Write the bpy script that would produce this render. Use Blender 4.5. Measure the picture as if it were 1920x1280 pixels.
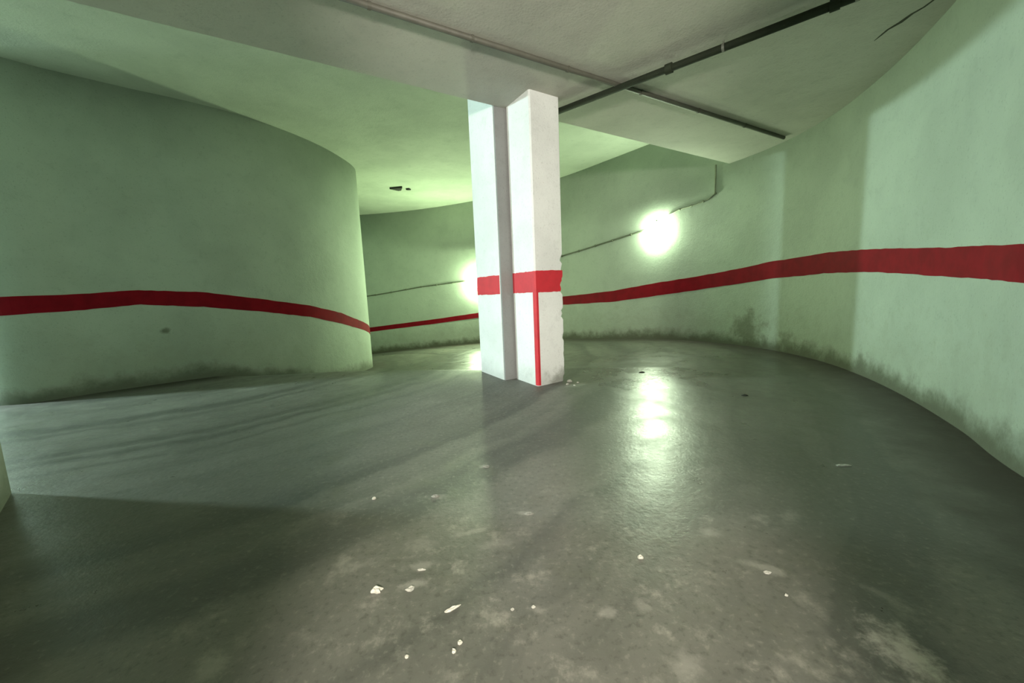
import bpy, bmesh, math, random
from mathutils import Vector, Matrix
random.seed(7)
for o in list(bpy.data.objects):
    bpy.data.objects.remove(o)
SC = bpy.context.scene
COL = SC.collection

# ---------------------------------------------------------------- camera
EYE = 0.9
cam_d = bpy.data.cameras.new('camera')
cam_d.sensor_fit = 'HORIZONTAL'; cam_d.sensor_width = 36.0
cam_d.lens = 36.0 * 720 / 1920
cam_d.clip_start = 0.02
cam = bpy.data.objects.new('camera', cam_d); COL.objects.link(cam)
up = Vector((-229, 5560, 720)).normalized()            # world up seen from the camera
fw = Vector((0, 0, -1)); fw = (fw - fw.dot(up) * up).normalized()
rt = fw.cross(up)
m = Matrix((rt, fw, up)).to_4x4(); m.translation = Vector((0, 0, EYE))
cam.matrix_world = m
SC.camera = cam

# ---------------------------------------------------------------- world, exposure
w = bpy.data.worlds.new('world'); SC.world = w; w.use_nodes = True
w.node_tree.nodes['Background'].inputs['Color'].default_value = (0.02, 0.022, 0.02, 1)
w.node_tree.nodes['Background'].inputs['Strength'].default_value = 0.05
SC.view_settings.view_transform = 'Standard'
SC.view_settings.look = 'None'
SC.view_settings.gamma = 1.0
SC.view_settings.use_curve_mapping = False
SC.view_settings.exposure = -0.18

LAMP_GREEN = ((0.80, 1.0, 0.68), 215.0)    # globe on the right outer wall
LAMP_FAR = ((0.76, 1.0, 0.58), 1150.0)      # globe on the far wall behind the column
LAMP_LANE = ((0.74, 1.0, 0.96), 4500.0)    # globe over the side lane
FILL_BACK = ((1.0, 0.92, 0.82), 1250.0)     # added unseen globe behind the camera, standing in for light cast from there

# ---------------------------------------------------------------- helpers
def mat(name):
    M = bpy.data.materials.new(name); M.use_nodes = True
    nt = M.node_tree; b = nt.nodes['Principled BSDF']
    return M, nt, b
def N(nt, t, **kw):
    n = nt.nodes.new(t)
    for k, v in kw.items():
        if k in n.inputs: n.inputs[k].default_value = v
        else: setattr(n, k, v)
    return n
def L(nt, a, b): nt.links.new(a, b)
def math_n(nt, op, a, b=None, clamp=False):
    n = nt.nodes.new('ShaderNodeMath'); n.operation = op; n.use_clamp = clamp
    for i, v in enumerate((a, b)):
        if v is None: continue
        if isinstance(v, (int, float)): n.inputs[i].default_value = v
        else: L(nt, v, n.inputs[i])
    return n.outputs[0]
def ramp(nt, fac, p0, p1, smooth=True):
    n = nt.nodes.new('ShaderNodeMapRange'); n.interpolation_type = 'SMOOTHSTEP' if smooth else 'LINEAR'
    L(nt, fac, n.inputs[0]); n.inputs[1].default_value = p0; n.inputs[2].default_value = p1
    return n.outputs[0]
def mix(nt, fac, a, b, blend='MIX'):
    n = nt.nodes.new('ShaderNodeMix'); n.data_type = 'RGBA'; n.blend_type = blend
    if isinstance(fac, (int, float)): n.inputs[0].default_value = fac
    else: L(nt, fac, n.inputs[0])
    for i, v in ((6, a), (7, b)):
        if isinstance(v, tuple): n.inputs[i].default_value = (*v[:3], 1)
        else: L(nt, v, n.inputs[i])
    return n.outputs[2]
def noise(nt, vec, scale, detail=4, rough=.55, w=None):
    n = nt.nodes.new('ShaderNodeTexNoise'); n.inputs['Scale'].default_value = scale
    n.inputs['Detail'].default_value = detail; n.inputs['Roughness'].default_value = rough
    if vec is not None: L(nt, vec, n.inputs['Vector'])
    return n.outputs[0]
def coord(nt): return nt.nodes.new('ShaderNodeTexCoord').outputs['Object']
def ellipse(nt, vec, c, r, rot=0.0, warp=None, soft=.5):
    """1 inside an ellipse lying in the plane of the first two axes (c, r: 3 tuples)."""
    mp = nt.nodes.new('ShaderNodeMapping'); mp.vector_type = 'TEXTURE'
    mp.inputs['Location'].default_value = c; mp.inputs['Rotation'].default_value = (0, 0, rot); mp.inputs['Scale'].default_value = r
    L(nt, vec, mp.inputs['Vector'])
    ln = nt.nodes.new('ShaderNodeVectorMath'); ln.operation = 'LENGTH'; L(nt, mp.outputs[0], ln.inputs[0])
    v = ln.outputs['Value']
    if warp is not None: v = math_n(nt, 'ADD', v, warp)
    return ramp(nt, v, 1.0 + soft * .3, 1.0 - soft)
def bump(nt, b, h, strength, dist=.01):
    n = nt.nodes.new('ShaderNodeBump'); n.inputs['Strength'].default_value = strength; n.inputs['Distance'].default_value = dist
    L(nt, h, n.inputs['Height']); L(nt, n.outputs[0], b.inputs['Normal'])

def mesh_obj(name, bm, material, parent=None, smooth=False):
    me = bpy.data.meshes.new(name)
    bmesh.ops.recalc_face_normals(bm, faces=bm.faces)
    bm.to_mesh(me); bm.free()
    if material: me.materials.append(material)
    if smooth:
        for p in me.polygons: p.use_smooth = True
    o = bpy.data.objects.new(name, me); COL.objects.link(o)
    if parent: o.parent = parent
    return o
def tag(o, label, cat, group=None):
    o['label'] = label; o['category'] = cat
    if group: o['group'] = group
    return o
def struct(o, label, cat):
    o['kind'] = 'structure'; o['label'] = label; o['category'] = cat
    return o
def empty(name, loc=(0, 0, 0), rot=(0, 0, 0)):
    o = bpy.data.objects.new(name, None); COL.objects.link(o)
    o.location = loc; o.rotation_euler = rot; o.empty_display_size = .1
    return o
def prism(bm, poly, z0, z1):
    a = [bm.verts.new((x, y, z0)) for x, y in poly]; b = [bm.verts.new((x, y, z1)) for x, y in poly]
    n = len(poly)
    bm.faces.new(a[::-1]); bm.faces.new(b)
    for i in range(n): bm.faces.new((a[i], a[(i+1) % n], b[(i+1) % n], b[i]))
def box(bm, c, s, rz=0.0):
    M = Matrix.Translation(c) @ Matrix.Rotation(rz, 4, 'Z') @ Matrix.Diagonal((*s, 1))
    return bmesh.ops.create_cube(bm, size=1, matrix=M)['verts']
def cyl(bm, p0, p1, r, seg=16, r2=None):
    p0, p1 = Vector(p0), Vector(p1); d = p1 - p0
    M = Matrix.Translation((p0 + p1) / 2) @ d.to_track_quat('Z', 'Y').to_matrix().to_4x4()
    bmesh.ops.create_cone(bm, cap_ends=True, segments=seg, radius1=r, radius2=r if r2 is None else r2, depth=d.length, matrix=M)
def tube(bm, pts, r, seg=10):
    pts = [Vector(p) for p in pts]; rings = []
    for i, p in enumerate(pts):
        d = (pts[min(i+1, len(pts)-1)] - pts[max(i-1, 0)]).normalized()
        s = d.cross(Vector((0, 0, 1)))
        s = s.normalized() if s.length > .05 else d.cross(Vector((0, 1, 0))).normalized()
        t = d.cross(s)
        rings.append([bm.verts.new(p + r * (math.cos(a) * s + math.sin(a) * t)) for a in [k * 2 * math.pi / seg for k in range(seg)]])
    for a, b in zip(rings, rings[1:]):
        for k in range(seg): bm.faces.new((a[k], a[(k+1) % seg], b[(k+1) % seg], b[k]))
    bm.faces.new(rings[0][::-1]); bm.faces.new(rings[-1])
def lathe(bm, prof, seg=32):
    """profile of (radius, height) turned about local Z"""
    rings = []
    for r, z in prof:
        if r < 1e-5: rings.append([bm.verts.new((0, 0, z))])
        else: rings.append([bm.verts.new((r * math.cos(a), r * math.sin(a), z)) for a in [k * 2 * math.pi / seg for k in range(seg)]])
    for a, b in zip(rings, rings[1:]):
        for k in range(seg):
            k2 = (k + 1) % seg
            f = [a[k % len(a)], a[k2 % len(a)], b[k2 % len(b)], b[k % len(b)]]
            f = list(dict.fromkeys(f))
            if len(f) > 2: bm.faces.new(f)
def catmull(P, n=10):
    P = [Vector(p) for p in P]; P = [2 * P[0] - P[1]] + P + [2 * P[-1] - P[-2]]; o = []
    for i in range(1, len(P) - 2):
        a, b, c, d = P[i-1:i+3]
        for k in range(n):
            t = k / n
            o.append(.5 * ((2 * b) + (c - a) * t + (2 * a - 5 * b + 4 * c - d) * t * t + (3 * b - a - 3 * c + d) * t ** 3))
    o.append(P[-2]); return o
def normals2(C):
    """unit left-hand normals of a plan curve"""
    out = []
    for i in range(len(C)):
        d = (C[min(i+1, len(C)-1)] - C[max(i-1, 0)]).normalized()
        out.append(Vector((-d.y, d.x)))
    return out

# ---------------------------------------------------------------- materials
def plaster(name, base, stains=(), dirt=.0, seed=0.0, rough=.75):
    M, nt, b = mat(name)
    v = coord(nt)
    sh = N(nt, 'ShaderNodeVectorMath', operation='ADD'); L(nt, v, sh.inputs[0]); sh.inputs[1].default_value = (seed, seed * .7, seed * .3)
    vs = sh.outputs[0]
    n1 = noise(nt, vs, 1.3, 5, .6); n2 = noise(nt, vs, 9, 6, .65); n3 = noise(nt, vs, 60, 3, .6)
    c = mix(nt, ramp(nt, n1, .35, .7), base, tuple(x * .86 for x in base))
    c = mix(nt, math_n(nt, 'MULTIPLY', ramp(nt, n2, .52, .75), .28), c, tuple(x * .62 for x in base))
    c = mix(nt, math_n(nt, 'MULTIPLY', ramp(nt, n3, .57, .72), .32), c, tuple(x * .5 for x in base))
    n4 = noise(nt, vs, 4.5, 6, .7)
    for (cx, cy, cz, rx, ry, rz, amt) in stains:
        wv = math_n(nt, 'MULTIPLY', math_n(nt, 'SUBTRACT', n4, .5), 3.2)
        e = ellipse(nt, v, (cx, cy, cz), (rx, ry, rz), 0, wv, .75)
        c = mix(nt, math_n(nt, 'MULTIPLY', e, amt), c, (.10, .11, .075))
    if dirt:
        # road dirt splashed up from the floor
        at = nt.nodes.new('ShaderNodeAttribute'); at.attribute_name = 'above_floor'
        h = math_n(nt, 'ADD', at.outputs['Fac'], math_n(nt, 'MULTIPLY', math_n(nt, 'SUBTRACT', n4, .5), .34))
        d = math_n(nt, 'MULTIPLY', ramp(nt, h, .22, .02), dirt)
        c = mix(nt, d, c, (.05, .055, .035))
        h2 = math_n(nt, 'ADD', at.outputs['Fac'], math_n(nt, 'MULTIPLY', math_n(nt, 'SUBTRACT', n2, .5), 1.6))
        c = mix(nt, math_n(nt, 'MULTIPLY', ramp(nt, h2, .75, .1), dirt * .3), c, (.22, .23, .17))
    L(nt, c, b.inputs['Base Color']); b.inputs['Roughness'].default_value = rough
    b.inputs['Specular IOR Level'].default_value = .25
    bump(nt, b, math_n(nt, 'ADD', n3, math_n(nt, 'MULTIPLY', n2, 2.0)), .35, .006)
    return M
def plain(name, base, rough=.5, metal=0.0, var=.15, scale=20, wear=None):
    M, nt, b = mat(name); v = coord(nt)
    n = noise(nt, v, scale, 4, .6)
    c = mix(nt, ramp(nt, n, .35, .7), base, tuple(x * (1 - var) for x in base))
    if wear:
        n2 = noise(nt, v, scale * 2.3, 6, .7)
        c = mix(nt, ramp(nt, n2, wear[0], wear[0] + .06), c, wear[1])
    L(nt, c, b.inputs['Base Color']); b.inputs['Roughness'].default_value = rough; b.inputs['Metallic'].default_value = metal
    bump(nt, b, n, .15, .004)
    return M
def glow(name, color, strength):
    M = bpy.data.materials.new(name); M.use_nodes = True; nt = M.node_tree
    nt.nodes.clear()
    o = nt.nodes.new('ShaderNodeOutputMaterial'); e = nt.nodes.new('ShaderNodeEmission')
    e.inputs[0].default_value = (*color, 1); e.inputs[1].default_value = strength
    L(nt, e.outputs[0], o.inputs[0])
    return M

WALL = (.385, .44, .365)
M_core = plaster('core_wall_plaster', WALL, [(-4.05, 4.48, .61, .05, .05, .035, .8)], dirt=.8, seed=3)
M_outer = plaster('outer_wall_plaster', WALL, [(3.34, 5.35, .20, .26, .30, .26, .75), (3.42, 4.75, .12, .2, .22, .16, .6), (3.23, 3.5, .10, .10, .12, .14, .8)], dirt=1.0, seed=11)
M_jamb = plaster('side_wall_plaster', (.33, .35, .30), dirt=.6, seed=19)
M_slab = plaster('slab_plaster', (.50, .50, .44), seed=27, rough=.85)
M_ceil = plaster('high_ceiling_plaster', (.47, .52, .42), seed=33, rough=.85)
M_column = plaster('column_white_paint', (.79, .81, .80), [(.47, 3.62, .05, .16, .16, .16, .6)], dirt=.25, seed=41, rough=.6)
M_joint = plaster('bare_grey_concrete', (.25, .255, .25), seed=52, rough=.85)
M_red = plain('red_wall_paint', (.205, .003, .010), .85, var=.22, scale=7)
M_red.node_tree.nodes['Principled BSDF'].inputs['Specular IOR Level'].default_value = .15
M_redcol = plain('red_column_paint', (.56, .025, .04), .5, var=.15, scale=9)
M_pipe = plain('old_dark_pipe', (.014, .022, .008), .85, .0, .4, 14, wear=(.70, (.45, .47, .40)))
M_conduit = plain('painted_conduit', (.10, .10, .078), .6, var=.2, scale=12)
M_riser = plain('painted_cable', (.26, .29, .21), .7, var=.2, scale=15)
M_cable = plain('grey_green_cable', (.13, .15, .10), .6, var=.3, scale=15)
M_clip = plain('clip_metal', (.3, .31, .27), .45, .6)
M_fix = plain('fixture_housing', (.55, .56, .52), .45)
M_dark = plain('soot_black', (.022, .024, .017), .8, var=.4)
M_crack = plain('crack_dark', (.05, .055, .035), .9, var=.3)
M_paper = plain('dirty_paper', (.50, .49, .42), .8, var=.2, scale=40)
M_chip = plain('plaster_chip', (.40, .40, .35), .85, var=.25, scale=40)
M_leaf = plain('grey_flake', (.24, .24, .21), .85, var=.35, scale=50)

# ---------------------------------------------------------------- plan of the place
SLAB_Z, HIGH_Z = 2.58, 3.25
OUTER = [(1.6, -1.5), (1.62, -.6), (1.72, .5), (2.22, 1.58), (2.58, 2.14), (2.95, 2.83), (3.24, 3.54), (3.43, 4.3), (3.4, 5.1), (3.1, 5.9),
         (2.52, 6.65), (1.92, 7.5), (1.25, 8.4), (.3, 9.4), (-.95, 10.3), (-2.5, 11.0), (-4.1, 11.35), (-6, 11.35), (-8, 11.1), (-12.4, 10.2)]
CORE = [(-7.6, 7.5), (-7.3, 5.8), (-6.6, 4.6), (-5.7, 3.85), (-4.92, 3.68), (-4.44, 4.12), (-4.05, 4.48), (-3.62, 4.85), (-3.25, 5.3), (-2.95, 5.9),
        (-2.77, 6.6), (-2.75, 7.4), (-3.1, 8.1), (-3.8, 8.8), (-4.8, 9.2), (-6.2, 9.0), (-7.2, 8.4)]
def crest_y(x): return 4.22 - .14 * x
def drop(x, y):
    return -.12 - .078 * x + .048 * y
def floor_z(x, y):
    s = y - crest_y(x)
    lip = .045 * max(0.0, min(1.0, (2.3 - x) / .8)) * max(0.0, min(1.0, (x + 3.2) / 1.2))   # low hump worn into the crest
    if s <= 0 or x < -6:
        t = max(0.0, 1 + s / 1.7); return lip * t ** 1.25
    d = drop(x, y); d = .5 * (d + math.sqrt(d * d + .0016)); a = .30 * s     # eases from the steep lip into the ramp
    h = max(0.0, min(1.0, .5 + .5 * (a - d) / .06)); d = a + (d - a) * h - .06 * h * (1 - h)
    return lip * max(0.0, 1 - s / .5) - max(0.0, min(d, .95))

# ---- floor
OC_ = catmull(OUTER, 6); CC_ = catmull(CORE, 6)
bm = bmesh.new(); wl = bm.verts.layers.float.new('wall_dist')
xs = [-12.6 + .3 * i for i in range(26)] + [-4.8 + .1 * i for i in range(90)] + [4.2, 4.4]
ss = [-7 + .5 * i for i in range(6)] + [-4 + .1 * i for i in range(38)] + [-.2, -.1, -.04] + [0, .02] + [.06 * i for i in range(1, 50)] + [3.0 + .2 * i for i in range(36)]
grid = []
for s in ss:
    row = []
    for x in xs:
        y = crest_y(x) + s
        vv = bm.verts.new((x, y, floor_z(x, y)))
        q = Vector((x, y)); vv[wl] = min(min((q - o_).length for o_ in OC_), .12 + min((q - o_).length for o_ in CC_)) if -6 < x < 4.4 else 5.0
        row.append(vv)
    grid.append(row)
for a, b in zip(grid, grid[1:]):
    for i in range(len(xs) - 1): bm.faces.new((a[i], a[i+1], b[i+1], b[i]))
M_floor, nt, b = mat('worn_garage_floor')
v = coord(nt)
n1 = noise(nt, v, .9, 5, .6); n2 = noise(nt, v, 5, 6, .65); n3 = noise(nt, v, 45, 5, .65)
# tyre tracks bending round the core
cx, cy = -5.2, 6.6
sv = nt.nodes.new('ShaderNodeVectorMath'); sv.operation = 'SUBTRACT'; L(nt, v, sv.inputs[0]); sv.inputs[1].default_value = (cx, cy, 0)
ln = nt.nodes.new('ShaderNodeVectorMath'); ln.operation = 'LENGTH'; L(nt, sv.outputs[0], ln.inputs[0])
rad = math_n(nt, 'ADD', ln.outputs['Value'], math_n(nt, 'MULTIPLY', n1, .5))
cmb = nt.nodes.new('ShaderNodeCombineXYZ'); L(nt, rad, cmb.inputs[0])
trk = noise(nt, cmb.outputs[0], 2.6, 4, .6)
c = mix(nt, ramp(nt, n1, .3, .7), (.085, .086, .073), (.138, .137, .117))
c = mix(nt, math_n(nt, 'MULTIPLY', ramp(nt, trk, .46, .60), .75), c, (.048, .050, .044))
c = mix(nt, math_n(nt, 'MULTIPLY', ramp(nt, n2, .5, .72), .45), c, (.085, .085, .062))
c = mix(nt, math_n(nt, 'MULTIPLY', ramp(nt, n3, .55, .70), .32), c, (.27, .265, .22))
c = mix(nt, math_n(nt, 'MULTIPLY', ramp(nt, n3, .47, .34), .5), c, (.045, .045, .036))
nb = noise(nt, v, 16, 6, .7)
# pale scuffs where the coating has worn off
n5 = noise(nt, v, 7, 7, .72)
reg = ellipse(nt, v, (.15, 1.15, 0), (1.5, .85, 1), 0, None, .9)
c = mix(nt, math_n(nt, 'MULTIPLY', math_n(nt, 'MULTIPLY', ramp(nt, n5, .53, .70), reg), .38), c, (.40, .39, .33))
for (ex, ey, rx, ry, rot, amt) in [(.912, .81, .06, .10, -.12, 1.7), (1.02, 1.0, .02, .08, .5, .45), (.69, 1.30, .04, .03, 0, .5),
                                   (.77, 1.11, .07, .022, -.5, .5), (.24, .97, .035, .022, 0, .5), (.34, .985, .03, .025, 0, .4), (.39, .80, .05, .05, 0, .5),
                                   (-.34, 1.10, .06, .022, .3, .6), (-.33, 1.19, .055, .025, .2, .55), (-.36, 1.30, .06, .05, .2, .35), (-.18, 1.36, .07, .018, .3, .5), (.03, 1.47, .035, .02, 0, .6),
                                   (-.17, 1.91, .03, .025, .3, .55), (1.58, 1.76, .05, .03, 0, .3), (-.08, 1.28, .08, .03, .2, .3), (-.55, 1.2, .05, .02, .3, .35),
                                   (-.79, .86, .05, .05, .4, .5), (.04, .985, .03, .02, 0, .45), (-.36, 1.63, .05, .02, 0, .4), (-2.75, 3.9, .12, .05, .2, .5), (.58, 3.46, .12, .06, .3, .5)]:
    wv = math_n(nt, 'MULTIPLY', math_n(nt, 'SUBTRACT', nb, .5), 3.0)
    e = ellipse(nt, v, (ex, ey, 0), (rx, ry, 9), rot, wv, .8)
    c = mix(nt, math_n(nt, 'MULTIPLY', e, min(1, amt * .62)), c, (.36, .355, .31))
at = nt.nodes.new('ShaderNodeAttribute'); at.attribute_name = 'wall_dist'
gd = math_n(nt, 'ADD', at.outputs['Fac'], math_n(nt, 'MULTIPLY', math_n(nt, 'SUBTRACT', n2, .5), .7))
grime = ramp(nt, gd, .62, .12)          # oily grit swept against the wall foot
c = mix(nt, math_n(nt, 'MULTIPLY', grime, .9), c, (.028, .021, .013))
L(nt, c, b.inputs['Base Color'])
rr = math_n(nt, 'ADD', math_n(nt, 'MULTIPLY', ramp(nt, n2, .3, .75), .14), .27)
matt = ellipse(nt, v, (-.45, 3.0, 0), (1.0, 1.7, 9), 0, math_n(nt, 'MULTIPLY', math_n(nt, 'SUBTRACT', n2, .5), 1.2), .8)   # dusty matt patch by the column
rr = math_n(nt, 'ADD', rr, math_n(nt, 'MULTIPLY', matt, .5))
rr = math_n(nt, 'ADD', rr, math_n(nt, 'MULTIPLY', grime, .25))
wet = ellipse(nt, v, (1.3, 3.65, 0), (.75, .55, 9), 0, math_n(nt, 'MULTIPLY', math_n(nt, 'SUBTRACT', n1, .5), 1.2), .7)   # polished by tyres at the crest
rr = math_n(nt, 'SUBTRACT', rr, math_n(nt, 'MULTIPLY', wet, .07))
L(nt, rr, b.inputs['Roughness'])
b.inputs['Specular IOR Level'].default_value = .75
bump(nt, b, math_n(nt, 'ADD', math_n(nt, 'MULTIPLY', n2, 2.5), n3), .22, .006)
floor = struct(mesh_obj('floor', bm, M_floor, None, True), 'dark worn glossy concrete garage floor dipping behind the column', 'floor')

# ---- walls
def wall_curve(name, plan, side, thick, z0, z1, material, n=10):
    """curved wall: the visible face follows the plan, thickness goes to the given side"""
    C = catmull(plan, n); NN = normals2(C)
    bm = bmesh.new(); lay = bm.verts.layers.float.new('above_floor')
    zs = [z0, -.9, -.6, -.3, -.1, 0, .1, .2, .35, .6, 1.2, 2, z1]
    front = []; back = []
    for p, nn in zip(C, NN):
        q = p + nn * side * thick; fz = floor_z(p.x, p.y); row = []
        for z in zs:
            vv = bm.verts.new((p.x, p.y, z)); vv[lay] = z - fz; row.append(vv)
        front.append(row)
        bb = [bm.verts.new((q.x, q.y, z0)), bm.verts.new((q.x, q.y, z1))]
        for vv in bb: vv[lay] = 2.0
        back.append(bb)
    for i in range(len(C) - 1):
        for k in range(len(zs) - 1):
            bm.faces.new((front[i][k], front[i+1][k], front[i+1][k+1], front[i][k+1]))
        bm.faces.new((back[i][0], back[i][1], back[i+1][1], back[i+1][0]))
        bm.faces.new((front[i][-1], front[i+1][-1], back[i+1][1], back[i][1]))
    o = mesh_obj(name, bm, material)
    for p in o.data.polygons: p.use_smooth = abs(p.normal.z) < .5
    return o, C, NN
wall_right, OC, ON = wall_curve('wall_right', OUTER, -1, .2, -1.3, HIGH_Z + .12, M_outer)
struct(wall_right, 'long curving white outer wall with a red painted stripe and dirty foot', 'wall')
wall_left, CC, CN = wall_curve('wall_left', CORE, 1, .2, -1.3, HIGH_Z + .12, M_core)
struct(wall_left, 'rounded white core wall with a dark red stripe on the left', 'wall')

def stripe(parent, C, NN, side, keys, off=.003):
    """painted band following a wall; keys = (x, y, z bottom, z top) along the plan"""
    bm = bmesh.new(); prev = None
    ki = sorted((min(range(len(C)), key=lambda k: (C[k] - Vector((x, y))).length), zb, zt) for x, y, zb, zt in keys)
    for i in range(ki[0][0], ki[-1][0] + 1):
        p, nn = C[i], NN[i]
        for a, b2 in zip(ki, ki[1:]):
            if a[0] <= i <= b2[0]:
                f = (i - a[0]) / max(1, b2[0] - a[0])
                zb = a[1] + f * (b2[1] - a[1]); zt = a[2] + f * (b2[2] - a[2]); break
        zb += random.uniform(-.003, .003); zt += random.uniform(-.003, .003)
        q = p - nn * side * off; q0 = p + nn * side * .01
        cur = [bm.verts.new((q.x, q.y, zb)), bm.verts.new((q.x, q.y, zt)), bm.verts.new((q0.x, q0.y, zt)), bm.verts.new((q0.x, q0.y, zb))]
        if prev:
            for k in range(4): bm.faces.new((prev[k], prev[(k+1) % 4], cur[(k+1) % 4], cur[k]))
        else: bm.faces.new(cur)
        prev = cur
    bm.faces.new(prev[::-1])
    return mesh_obj('painted_stripe', bm, M_red, parent)
stripe(wall_right, OC, ON, -1, [(1.72, .5, .81, .99), (2.33, 1.75, .85, 1.02), (2.75, 2.4, .88, 1.06), (3.24, 3.55, .95, 1.15), (3.43, 4.26, .96, 1.18), (3.4, 5.1, .93, 1.15),
       (3.15, 5.8, .85, 1.06), (2.54, 6.62, .73, .95), (1.98, 7.42, .63, .84), (1.2, 8.45, .57, .75), (.3, 9.4, .40, .56), (-.93, 10.28, .24, .37), (-2.41, 10.97, .07, .2), (-4.09, 11.35, -.10, .03), (-8, 10.7, -.4, -.25)])
stripe(wall_left, CC, CN, 1, [(-6.6, 4.6, .80, .98), (-5.5, 3.8, .85, 1.03), (-5.0, 3.7, .87, 1.05), (-4.54, 4.01, .89, 1.06), (-4.15, 4.39, .93, 1.09), (-3.75, 4.73, .87, 1.05),
       (-3.37, 5.13, .78, .95), (-3.0, 5.76, .65, .82), (-2.81, 6.37, .49, .67), (-2.73, 7.04, .33, .48), (-2.75, 7.4, .22, .37), (-3.1, 8.1, -.02, .13), (-4.8, 9.2, -.2, -.05)])

# wall beside the photographer, its end showing at the left edge of the picture
bm = bmesh.new()
lay = bm.verts.layers.float.new('above_floor')
prism(bm, [(-2.545, 1.83), (-2.21, 1.50), (-1.5, .82), (-1.15, .35), (-1.15, -.55), (-1.4, -.55), (-1.4, .3), (-1.8, .75), (-2.5, 1.4), (-2.9, 1.62), (-12.5, 1.62), (-12.5, 1.83)], -.3, HIGH_Z + .1)
for vv in bm.verts: vv[lay] = vv.co.z
bmesh.ops.triangulate(bm, faces=[f for f in bm.faces if len(f.verts) > 4])
wall_near = struct(mesh_obj('wall_near', bm, M_jamb), 'pale wall end at the left edge beside the dark floor', 'wall')
bm = bmesh.new(); lay = bm.verts.layers.float.new('above_floor')
# added unseen doorway, cut to shape the rear light: jambs, lintel, box behind
DL, DR = .32, .38
for x0, x1, y0, y1, z0, z1 in [(-1.4, -DL, -.6, -.42, -.2, 2.65), (DR, 1.75, -.6, -.42, -.2, 2.65), (-DL, DR, -.6, -.42, 2.4, 2.65),
                               (-1.4, -1.25, -1.7, -.6, -.2, 2.65), (1.25, 1.4, -1.7, -.6, -.2, 2.65), (-1.4, 1.4, -1.85, -1.7, -.2, 2.65)]:
    box(bm, ((x0 + x1) / 2, (y0 + y1) / 2, (z0 + z1) / 2), (x1 - x0, y1 - y0, z1 - z0))
struct(mesh_obj('wall_back', bm, M_jamb), 'added plaster wall behind the camera, its doorway shaping the rear light', 'wall')
bm = bmesh.new(); lay = bm.verts.layers.float.new('above_floor')
box(bm, (-12.4, 6.5, 1.1), (.2, 10.0, 4.6)); struct(mesh_obj('wall_side', bm, M_jamb), 'plain plaster wall closing the side lane', 'wall')
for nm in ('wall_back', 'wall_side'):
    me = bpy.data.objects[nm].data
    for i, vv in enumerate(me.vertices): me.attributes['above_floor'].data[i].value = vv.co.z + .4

# ---- ceilings
def edge_y(x): return 3.78 + .61 * x
bm = bmesh.new()
prism(bm, [(-4.4, edge_y(-4.4)), (4.2, edge_y(4.2)), (4.2, -1.9), (-4.4, -1.9)], SLAB_Z, HIGH_Z + .15)
slab = struct(mesh_obj('ceiling_slab', bm, M_slab), 'low flat pale ceiling slab over the foreground', 'ceiling')
bm = bmesh.new()
prism(bm, [(-12.6, 1.5), (4.2, 1.5), (4.2, 12.0), (-12.6, 12.0)], HIGH_Z, HIGH_Z + .15)
ceil = struct(mesh_obj('ceiling', bm, M_ceil), 'higher ceiling beyond the slab edge, lit green by the lamps', 'ceiling')
# crack along the slab near the right wall
bm = bmesh.new()
pts = [(2.70, 2.48), (2.69, 2.60), (2.695, 2.67), (2.68, 2.73), (2.685, 2.81), (2.67, 2.88), (2.68, 2.94), (2.69, 3.0)]
wd = [.004, .006, .007, .010, .014, .008, .006, .002]
prev = None
for (x, y), hw in zip(pts, wd):
    cur = [bm.verts.new((x - hw, y, SLAB_Z - .0015)), bm.verts.new((x + hw, y, SLAB_Z - .0015)), bm.verts.new((x + hw, y, SLAB_Z + .01)), bm.verts.new((x - hw, y, SLAB_Z + .01))]
    if prev:
        for k in range(4): bm.faces.new((prev[k], prev[(k+1) % 4], cur[(k+1) % 4], cur[k]))
    prev = cur
mesh_obj('crack', bm, M_crack, slab)['label'] = 'thin dark jagged crack'

# ---------------------------------------------------------------- the twin column
U = Vector((.85, .527)).normalized(); V = Vector((U.y, -U.x))
def uv(u, v): return U * u + V * v
def shaft(name, u0, u1, v0, v1, z0, z1, chip=None, material=M_column, parent=None):
    bm = bmesh.new(); lay = bm.verts.layers.float.new('above_floor'); rows = []
    nz = 90 if chip else 12
    cb = .012
    for k in range(nz + 1):
        z = z0 + (z1 - z0) * k / nz
        du = chip(z) if chip else 0
        loop = [(u0 + cb, v1), (u1 - cb - du, v1), (u1 - du * .3, v1 - cb - du * .6), (u1, v0 + cb), (u1 - cb, v0), (u0 + cb, v0), (u0, v0 + cb), (u0, v1 - cb)]
        row = []
        for u, v_ in loop:
            p = uv(u, v_); vv = bm.verts.new((p.x, p.y, z)); vv[lay] = z; row.append(vv)
        rows.append(row)
    for a, b2 in zip(rows, rows[1:]):
        for i in range(8): bm.faces.new((a[i], a[(i+1) % 8], b2[(i+1) % 8], b2[i]))
    bm.faces.new(rows[0][::-1]); bm.faces.new(rows[-1])
    return mesh_obj(name, bm, material, parent)
rnd = random.Random(5); chips = {}
def chip(z):
    k = round(z, 3)
    if k not in chips:
        a = 0.002
        if z < 1.2: a = .004 + (.03 * rnd.random() ** 2.2 if rnd.random() < .6 else 0)
        if z < .08: a += .02
        if .86 < z < 1.0: a = .028 + .01 * rnd.random()
        chips[k] = a
    return chips[k]
UF0, UF1, VF0, VF1 = 2.018, 2.345, -3.20, -2.825      # front shaft
UR0, UR1, VR0, VR1 = 1.90, 2.30, -3.74, -3.235       # rear shaft
column = empty('column', (0, 0, 0))
tag(column, 'white twin column with a red band standing in the middle', 'column')
shaft('rear_shaft', UR0, UR1, VR0, VR1, -.05, HIGH_Z + .02, parent=column)
shaft('front_shaft', UF0, UF1, VF0, VF1, -.02, SLAB_Z + .01, chip=chip, parent=column)
bm = bmesh.new()
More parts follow.
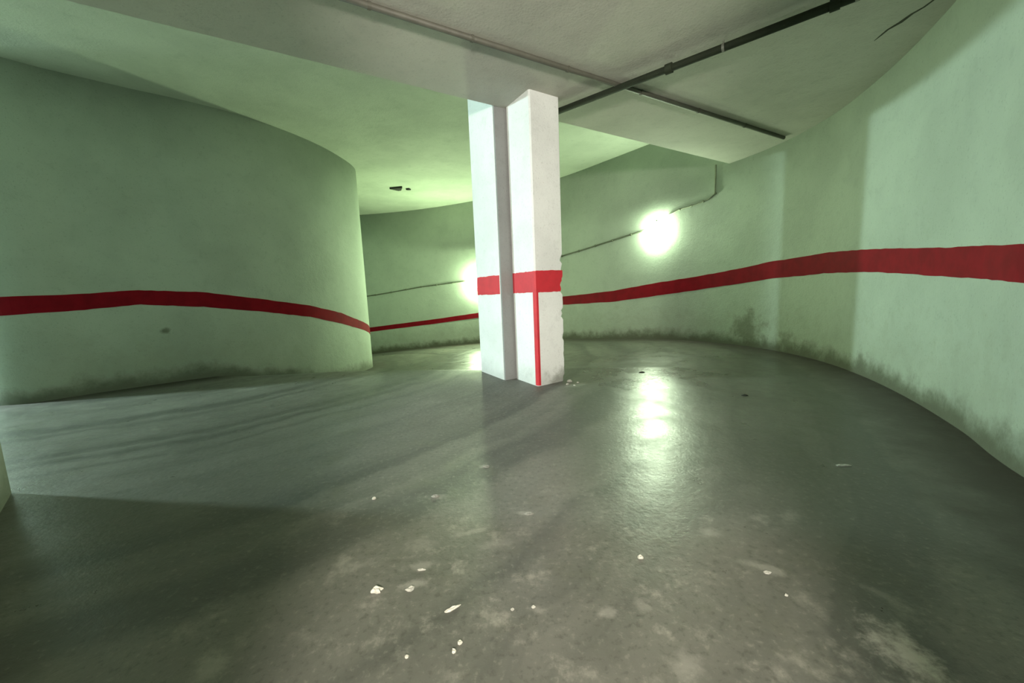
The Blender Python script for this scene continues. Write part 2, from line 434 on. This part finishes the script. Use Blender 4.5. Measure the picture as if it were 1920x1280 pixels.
c0 = [uv(UR0 + .004, VR1 - .02), uv(UR1 - .02, VR1 - .02), uv(UR1 - .02, VF0 + .005), uv(UR0 + .004, VF0 - .02)]
prism(bm, [(p.x, p.y) for p in c0], -.03, SLAB_Z + .005)
js = mesh_obj('joint_strip', bm, M_joint, column); js['label'] = 'bare grey strip between the two shafts'
def band(u_or_v, face, a0, a1, z0, z1, ragged=0, mat_=M_redcol, name='red_band'):
    """thin paint plate on a shaft face; face 'v' = facing camera right, 'u' = facing camera left"""
    bm = bmesh.new(); n = 14; fr = []; bk = []
    lo = [(a0 + (a1 - a0) * i / n, z0 + random.uniform(-.003, .003)) for i in range(n + 1)]
    hi = [(a0 + (a1 - a0) * i / n, z1 + random.uniform(-.003, .003)) for i in range(n + 1)][::-1]
    if ragged:
        r2 = random.Random(3)
        mid = [(a1 - ragged * (r2.random() if 1 < k < 8 else 0) - (.02 if k < 5 else 0), z0 + (z1 - z0) * k / 10) for k in range(1, 10)]
        lo[-1] = (a1 - .03, lo[-1][1])
    else: mid = []
    out = lo + mid + hi
    for off, dst in ((.003, fr), (-.004, bk)):
        for a, z in out:
            p = uv(a, u_or_v + off) if face == 'v' else uv(u_or_v - off, a)
            dst.append(bm.verts.new((p.x, p.y, z)))
    bm.faces.new(fr); bm.faces.new(bk[::-1])
    for i in range(len(out)): bm.faces.new((fr[i], fr[(i+1) % len(out)], bk[(i+1) % len(out)], bk[i]))
    o = mesh_obj(name, bm, mat_, column); o['label'] = 'red painted band' if name == 'red_band' else 'narrow red line down the column corner'
    return o
Z0, Z1 = .885, 1.075
band(UF0, 'u', VF0 + .01, VF1 - .012, Z0, Z1)
band(VF1, 'v', UF0 + .012, UF1 - .012, Z0, Z1 + .005, ragged=.02)
band(UR0, 'u', VR0 + .012, VR1 - .014, Z0 - .005, Z1 - .01)
bm = bmesh.new()
for k in range(2): pass
out = [(UF0 - .004, VF1 - .035), (UF0 - .004, VF1 - .008), (UF0 + .008, VF1 + .004), (UF0 + .03, VF1 + .004), (UF0 + .03, VF1 - .01), (UF0 + .01, VF1 - .035)]
prism(bm, [tuple(uv(a, c_)) for a, c_ in out], .03, Z1)
mesh_obj('red_corner_line', bm, M_redcol, column)['label'] = 'narrow red line down the column corner'

# ---------------------------------------------------------------- lamps
def bulkhead(name, loc, normal, color, R=.15, label='', deep=.62):
    root = empty(name, loc); root.rotation_euler = Vector(normal).to_track_quat('Z', 'Y').to_euler()
    tag(root, label, 'lamp')
    bm = bmesh.new(); lathe(bm, [(0, 0), (R * .9, 0), (R * .93, .012), (R * .9, .028), (0, .028)], 36)
    mesh_obj('housing', bm, M_fix, root, True)
    bm = bmesh.new(); h0 = .026
    prof = [(R * .88, h0)] + [(R * math.cos(a), h0 + R * .12 + R * deep * math.sin(a)) for a in [-.15 + k * (math.pi / 2 + .15) / 11 for k in range(11)]] + [(0, h0 + R * .12 + R * deep)]
    lathe(bm, prof, 32)
    mesh_obj('glass_globe', bm, glow(name + '_glow', *color), root, True)
    bm = bmesh.new(); cyl(bm, (0, R * .85, .014), (0, R * 1.2, .014), .012, 12)
    mesh_obj('cable_gland', bm, M_dark, root, True)
    return root
def near_wall(C, NN, side, x, y):
    i = min(range(len(C)), key=lambda k: (C[k].x - x) ** 2 + (C[k].y - y) ** 2)
    return C[i], -NN[i] * side
p, nn = near_wall(OC, ON, -1, 2.54, 6.62)
bulkhead('wall_lamp', (p.x, p.y, 1.80), (nn.x, nn.y, 0), LAMP_GREEN, .16, 'bright round bulkhead lamp glaring on the right outer wall')
p, nn = near_wall(OC, ON, -1, -.86, 10.23)
bulkhead('wall_lamp', (p.x, p.y, 1.18), (nn.x, nn.y, 0), LAMP_FAR, .14, 'farther glowing wall lamp half hidden behind the column')
lane = bulkhead('ceiling_lamp', (-9.5, 2.95, HIGH_Z), (0, 0, -1), LAMP_LANE, .2, 'ceiling globe lamp in the side lane past the left edge')
bulkhead('wall_lamp', (-.05, -1.7, 1.62), (0, 1, 0), FILL_BACK, .15, 'added unseen globe lamp behind the camera, lighting the foreground')

# ---------------------------------------------------------------- pipes and cables
pipe = empty('ceiling_pipe'); tag(pipe, 'dark iron pipe running under the ceiling from the column to the right wall', 'pipe')
A = Vector((.47, 3.83, SLAB_Z - .045)); B = Vector((2.62, 2.06, SLAB_Z - .045))
bm = bmesh.new(); cyl(bm, A, B, .026, 20); mesh_obj('pipe_run', bm, M_pipe, pipe, True)
d = (B - A).normalized()
for t, r, ln_ in ((1.05, .036, .05), (2.02, .034, .05)):
    bm = bmesh.new(); q = A + d * t; cyl(bm, q - d * ln_ / 2, q + d * ln_ / 2, r, 18); mesh_obj('coupling', bm, M_pipe, pipe)
for t in (1.42, 2.12):
    q = A + d * t; bm = bmesh.new()
    cyl(bm, q - d * .008, q + d * .008, .0295, 18); cyl(bm, q + Vector((0, 0, .0)), (q.x, q.y, SLAB_Z), .006, 8)
    mesh_obj('pipe_clip', bm, M_clip, pipe)
con = empty('ceiling_conduit'); tag(con, 'slim grey painted conduit crossing the low ceiling under the slab', 'conduit')
a, b2 = Vector((-1.9, 1.80, SLAB_Z - .014)), Vector((3.30, 4.78, SLAB_Z - .014))
a = Vector((-2.0, 1.72, SLAB_Z - .014))
bm = bmesh.new(); cyl(bm, a, b2, .019, 14); mesh_obj('conduit_run', bm, M_conduit, con, True)
dd = (b2 - a).normalized()
for t in (1.45, 2.1, 2.9, 3.7, 4.5, 5.3):
    q = a + dd * t; bm = bmesh.new(); cyl(bm, q - dd * .009, q + dd * .009, .0225, 14); mesh_obj('saddle_clip', bm, M_conduit, con)
def wall_cable(keys, r, label, clips, tail=(), M_cable=M_cable):
    root = empty('wall_cable'); tag(root, label, 'cable')
    pts = []
    for (x, y, z) in keys:
        p, nn = near_wall(OC, ON, -1, x, y); pts.append(Vector((x, y)))
    # follow the wall: every plan sample between first and last key
    ia = min(range(len(OC)), key=lambda k: (OC[k] - pts[0]).length); ib = min(range(len(OC)), key=lambda k: (OC[k] - pts[-1]).length)
    ki = [min(range(len(OC)), key=lambda k: (OC[k] - q).length) for q in pts]
    path = []
    st = 1 if ib > ia else -1
    for i in range(ia, ib + st, st):
        for (k0, k1, z0, z1) in zip(ki, ki[1:], [k[2] for k in keys], [k[2] for k in keys[1:]]):
            if min(k0, k1) <= i <= max(k0, k1):
                f = 0 if k1 == k0 else (i - k0) / (k1 - k0)
                q = OC[i] + ON[i] * (r + .004); path.append(Vector((q.x, q.y, z0 + f * (z1 - z0)))); break
    path += [Vector(t) for t in tail]
    bm = bmesh.new(); tube(bm, path, r, 8); mesh_obj('cable_run', bm, M_cable, root, True)
    for i in range(2, len(path) - 1, clips):
        q = path[i]; e = (path[i+1] - path[i-1]).normalized()
        bm = bmesh.new(); cyl(bm, q - e * .012, q + e * .012, r * 1.7, 10); mesh_obj('cable_clip', bm, M_cable, root)
    return root
wall_cable([(-6.5, 11.2, .75), (-4.0, 11.34, .97), (-2.5, 11.0, 1.14), (-1.22, 10.45, 1.23), (-1.08, 10.38, 1.22)], .014, 'dark cable along the far wall below the core corner', 3)
wall_cable([(-.85, 10.24, 1.26), (.3, 9.4, 1.45), (1.22, 8.43, 1.64), (1.76, 7.73, 1.73), (2.29, 6.97, 1.84), (2.42, 6.79, 1.86)], .014, 'dark cable along the outer wall between the column and the bright lamp', 4)
pq, nn = near_wall(OC, ON, -1, 3.08, 5.93)
pq = pq + nn * .014
wall_cable([(2.66, 6.48, 2.03), (2.74, 6.38, 2.09), (2.96, 6.11, 2.12), (3.05, 5.98, 2.16)], .011, 'thin cable rising from the bright lamp to the slab', 2,
           tail=[(pq.x, pq.y, 2.22), (pq.x, pq.y, 2.4), (pq.x, pq.y, 2.62)], M_cable=M_riser)

# small dark broken fitting on the high ceiling
vent = empty('ceiling_fitting', (-2.36, 8.76, HIGH_Z)); tag(vent, 'small dark broken fitting on the high ceiling near the core corner', 'fitting')
bm = bmesh.new(); prism(bm, [(-.16, -.05), (.13, -.11), (.05, .10), (-.02, .13)], -.035, .01); mesh_obj('open_box', bm, M_dark, vent)
bm = bmesh.new(); prism(bm, [(.16, .08), (.24, .05), (.26, .12), (.19, .13)], -.03, .005); mesh_obj('loose_plug', bm, M_dark, vent)

# ---------------------------------------------------------------- litter and chips on the floor
def scrap(name, x, y, poly, h, label, cat, material, crumple=.3, rz=0.0, group=None):
    """flat irregular piece with a raised crumpled middle, standing on the floor"""
    r2 = random.Random(int(x * 1000 + y * 77))
    bm = bmesh.new(); rings = []
    for f, hh in ((1.0, 0.0), (1.0, h * .35), (.6, h), (.25, h * (1 - crumple))):
        rings.append([bm.verts.new((px * f + r2.uniform(-.05, .05) * px, py * f + r2.uniform(-.05, .05) * py, hh * (1 + crumple * r2.uniform(-1, .4)))) for px, py in poly])
    n = len(poly)
    for A_, B_ in zip(rings, rings[1:]):
        for i in range(n): bm.faces.new((A_[i], A_[(i+1) % n], B_[(i+1) % n], B_[i]))
    bm.faces.new(rings[-1]); bm.faces.new(rings[0][::-1])
    o = mesh_obj(name, bm, material); o.location = (x, y, floor_z(x, y) + .0005); o.rotation_euler.z = rz
    return tag(o, label, cat, group)
def blob(rx, ry, n=9, seed=1, jag=.35):
    r2 = random.Random(seed)
    return [(rx * (1 - jag * r2.random()) * math.cos(a), ry * (1 - jag * r2.random()) * math.sin(a)) for a in [k * 2 * math.pi / n for k in range(n)]]
P = 'paper scrap'
scrap('paper_scrap', -.45, 1.08, blob(.024, .016, 10, 2, .5), .012, 'crumpled white paper scrap, brightest piece on the left foreground floor', P, M_paper, .5)
scrap('paper_strip', -.205, 1.0, blob(.030, .007, 10, 3, .3), .005, 'narrow folded white strip slanting across the foreground floor', P, M_paper, .3, .55)
scrap('paper_pellet', -.168, .892, blob(.008, .008, 8, 4, .3), .006, 'upper of two white pellets lying together in the foreground', 'pellet', M_paper)
scrap('paper_pellet', -.180, .868, blob(.0075, .0075, 8, 5, .3), .006, 'lower of two white pellets lying together in the foreground', 'pellet', M_paper)
scrap('paper_pellet', -.297, .858, blob(.006, .006, 8, 6, .3), .005, 'lone white pellet left of the paired pellets', 'pellet', M_paper)
scrap('paper_pellet', -.65, 1.63, blob(.010, .010, 8, 7, .3), .008, 'tiny white pellet on the grey floor left of the column line', 'pellet', M_paper)
scrap('paint_flake', -.375, 1.63, blob(.022, .016, 9, 8, .4), .006, 'pale flake beside a faint scuff below the column', 'flake', M_leaf)
scrap('paint_flake', -.16, 1.91, blob(.022, .02, 9, 9, .5), .005, 'small grey flake on the floor straight below the column', 'flake', M_leaf)
scrap('paint_flake', .04, 1.465, blob(.026, .014, 9, 10, .4), .004, 'grey flake with a scratch trailing left, centre foreground', 'flake', M_leaf)
scrap('paper_pellet', .40, 1.18, blob(.012, .010, 8, 11, .3), .008, 'single white pellet right of centre on the floor', 'pellet', M_paper)
scrap('paper_scrap', 1.58, 1.76, blob(.042, .016, 10, 12, .3), .005, 'flat pale scrap near the foot of the right wall', P, M_chip, .3, -.1)
scrap('paint_flake', .765, 1.09, blob(.014, .008, 8, 13, .3), .004, 'small pale flake beside the long scuff on the right', 'flake', M_chip)
scrap('paper_pellet', .76, 1.0, blob(.006, .005, 8, 14, .3), .004, 'tiny pale crumb right of the long scuff', 'pellet', M_chip)
scrap('paint_flake', -.345, 1.083, blob(.020, .013, 9, 15, .5), .006, 'torn pale flake just right of the brightest crumpled scrap', 'flake', M_chip)
scrap('paint_flake', -.33, 1.165, blob(.016, .006, 9, 16, .4), .004, 'thin pale sliver above the torn flake', 'flake', M_chip)
scrap('paper_pellet', -.03, .99, blob(.006, .006, 8, 17, .3), .005, 'tiny white crumb at the bottom centre of the floor', 'pellet', M_chip)
scrap('paper_pellet', .03, .995, blob(.007, .006, 8, 18, .3), .005, 'tiny crumb on a pinkish smudge, bottom centre', 'pellet', M_chip)
scrap('oil_crumb', 1.83, 2.96, blob(.03, .02, 8, 19, .3), .008, 'small black crumb on the floor right of the lamp reflection', 'debris', M_dark)
scrap('oil_crumb', 1.30, 3.80, blob(.04, .02, 8, 20, .3), .010, 'small black crumb at the top of the lamp reflection', 'debris', M_dark)
for i, (x, y, r, lb) in enumerate([(.53, 3.58, .035, 'largest white plaster chip against the right foot of the column'), (.50, 3.49, .022, 'plaster chip nearest the camera by the column foot'),
                                   (.60, 3.53, .018, 'outermost plaster chip right of the column foot'), (.555, 3.44, .014, 'smallest plaster chip by the column foot')]):
    scrap('plaster_chip', x, y, blob(r, r * .7, 8, 30 + i, .4), r * .6, lb, 'chip', M_chip, .3, i * .7, 'plaster chips at the column foot')
